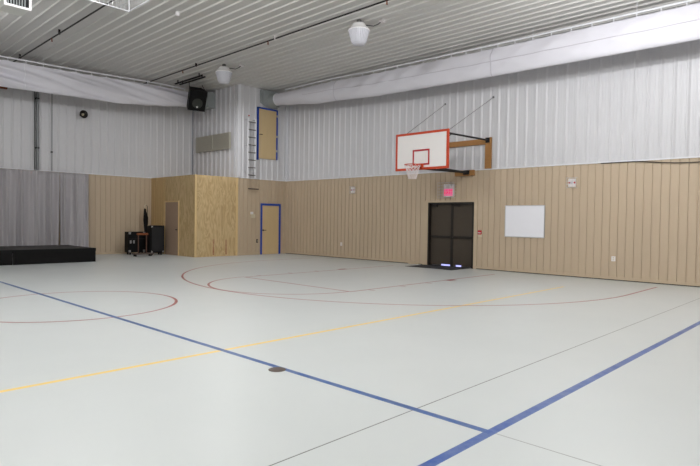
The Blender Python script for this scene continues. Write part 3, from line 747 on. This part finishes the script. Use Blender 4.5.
# galvanised elbows leaving the loft
t = thing('metal_duct', 'grey metal duct elbow above the upper hatch feeding the right fabric duct', 'duct', (14.25, 18.38, 6.1))
MB().prism([(13.77, YP - .006, 6.7), (13.77, YP - .006, 6.2), (14.05, YP - .006, 6.06), (14.62, YP - .006, 6.06), (14.62, YP - .006, 6.7)], (0, -.075, 0)).build('wall_box', 'duct_grey', t)
MB().prism([(13.79, YP - .08, 6.68), (13.79, YP - .08, 6.2), (14.06, YP - .08, 6.08), (14.6, YP - .08, 6.08), (14.6, YP - .08, 6.68)], (.0, -.14, 0)).lathe((14.25, 17.9, 6.315), [(.3, .3), (.215, .06), (.215, -.03)], 28, 'Y').build('transition', 'duct_grey', t)
t = thing('metal_duct', 'grey metal duct box behind the black loudspeaker feeding the left fabric duct', 'duct', (12.4, 20.3, 6.1))
MB().prism([(XU - .038, 19.97, 6.62), (XU - .038, 20.63, 6.62), (XU - .038, 20.63, 6.0), (XU - .038, 19.97, 6.0)], (-.35, 0, 0)).build('wall_box', 'duct_grey', t)
MB().lathe((12.1, 20.3, 6.26), [(.3, .26), (.22, -.02), (.22, -.08)], 28, 'X').build('transition', 'duct_grey', t)

# loudspeaker hung under the ceiling, tipped down
t = thing('loudspeaker', 'big black loudspeaker hung from the ceiling, tilted down, at end of the left duct', 'speaker', (11.58, 19.6, 6.14), rot=(radians(26), 0, radians(-14)))
W, D, H = .34, .27, .4
MB().prism([(-W, -D, -H), (W, -D, -H), (W * .72, D, -H), (-W * .72, D, -H)], (0, 0, 2 * H)).build('cabinet', 'black', t)
MB().box((-W + .03, -D - .015, -H + .03), (W - .03, -D + .005, H - .03), bev=.008).build('grille', 'black', t)
MB().lathe((0, -D - .012, -.1), [(.2, 0), (.2, -.012), (.17, -.016), (.06, -.01), (0, -.012)], 28, 'Y').build('woofer', 'cone', t)
MB().box((-.25, -D - .028, .15), (.25, -D - .01, .3), bev=.01).build('horn_flare', 'black', t)
MB().lathe((-.0, -D - .02, -.24), [(.035, 0), (.035, -.012), (0, -.014)], 14, 'Y').build('badge', 'plastic_white', t)
br = MB()
inv = Matrix.Rotation(radians(-14), 3, 'Z') @ Matrix.Rotation(radians(26), 3, 'X'); inv.transpose()
for sx in (-.3, .3):
    top = inv @ Vector((sx * .9, .05, ZC - 6.12)); br.tube([(sx, .0, H - .02), tuple(top)], .012, 6)
br.build('hanging_bracket', 'steel_dark', t)

for o in list(bpy.data.objects):
    if '_local' in o.keys(): del o['_local']

# ------------------------------------------------------------------ light: lamps of the hall, plus unseen ones added for brightness
def light(x, y, z, e, down=.3):
    if down > 0:
        l = bpy.data.lights.new('lamp_and_fill_area', 'AREA'); l.shape = 'DISK'; l.size = .5; l.energy = e * down; l.color = (.97, .985, 1)
        o = bpy.data.objects.new('lamp_and_fill_area', l); o.location = (x, y, z); COL.objects.link(o)
    if down >= 1: return
    p = bpy.data.lights.new('lamp_and_fill_point', 'POINT'); p.shadow_soft_size = .1; p.energy = e * (1 - down); p.color = (.97, .985, 1)
    q = bpy.data.objects.new('lamp_and_fill_point', p); q.location = (x, y, z - .05); COL.objects.link(q)
for x, y, e, dn in ((10.77, 3.74, 430, 0), (10.77, -2.6, 200, 0), (3.5, 3.6, 450, 0), (3.5, -2.5, 90, 0), (-3.4, 3.6, 420, .17), (3.5, 9.7, 520, 0), (-3.4, 9.7, 230, 0), (3.5, 16.2, 30, 0)):  # lamps of the guessed left rows are unseen, added and set for brightness
    light(x, y, 6.2, e, dn)
light(10.8, 16.46, 6.03, 105, 1)  # the farther lamp
w = bpy.data.worlds.new('world'); SC.world = w; w.use_nodes = True
w.node_tree.nodes['Background'].inputs[0].default_value = (.6, .7, .9, 1); w.node_tree.nodes['Background'].inputs[1].default_value = .1

# ------------------------------------------------------------------ camera
cd = bpy.data.cameras.new('camera'); cam = bpy.data.objects.new('camera', cd); COL.objects.link(cam)
cd.sensor_fit = 'HORIZONTAL'; cd.sensor_width = 36; cd.lens = 36 * 554.467 / 700; cd.clip_end = 200
r = Vector((0.69212521, -0.72163437, 0.01437153)); u = Vector((0.00727171, 0.02688188, 0.99961217)); fw = Vector((0.72174083, 0.69175227, -0.02385314))
cam.matrix_world = Matrix(((r.x, u.x, -fw.x, 0), (r.y, u.y, -fw.y, 0), (r.z, u.z, -fw.z, 1.4784), (0, 0, 0, 1)))
SC.camera = cam
SC.view_settings.view_transform = 'Standard'; SC.view_settings.look = 'None'; SC.view_settings.exposure = -0.2; SC.view_settings.gamma = 1
SC.cycles.max_bounces = 10; SC.cycles.diffuse_bounces = 6; SC.cycles.use_denoising = True
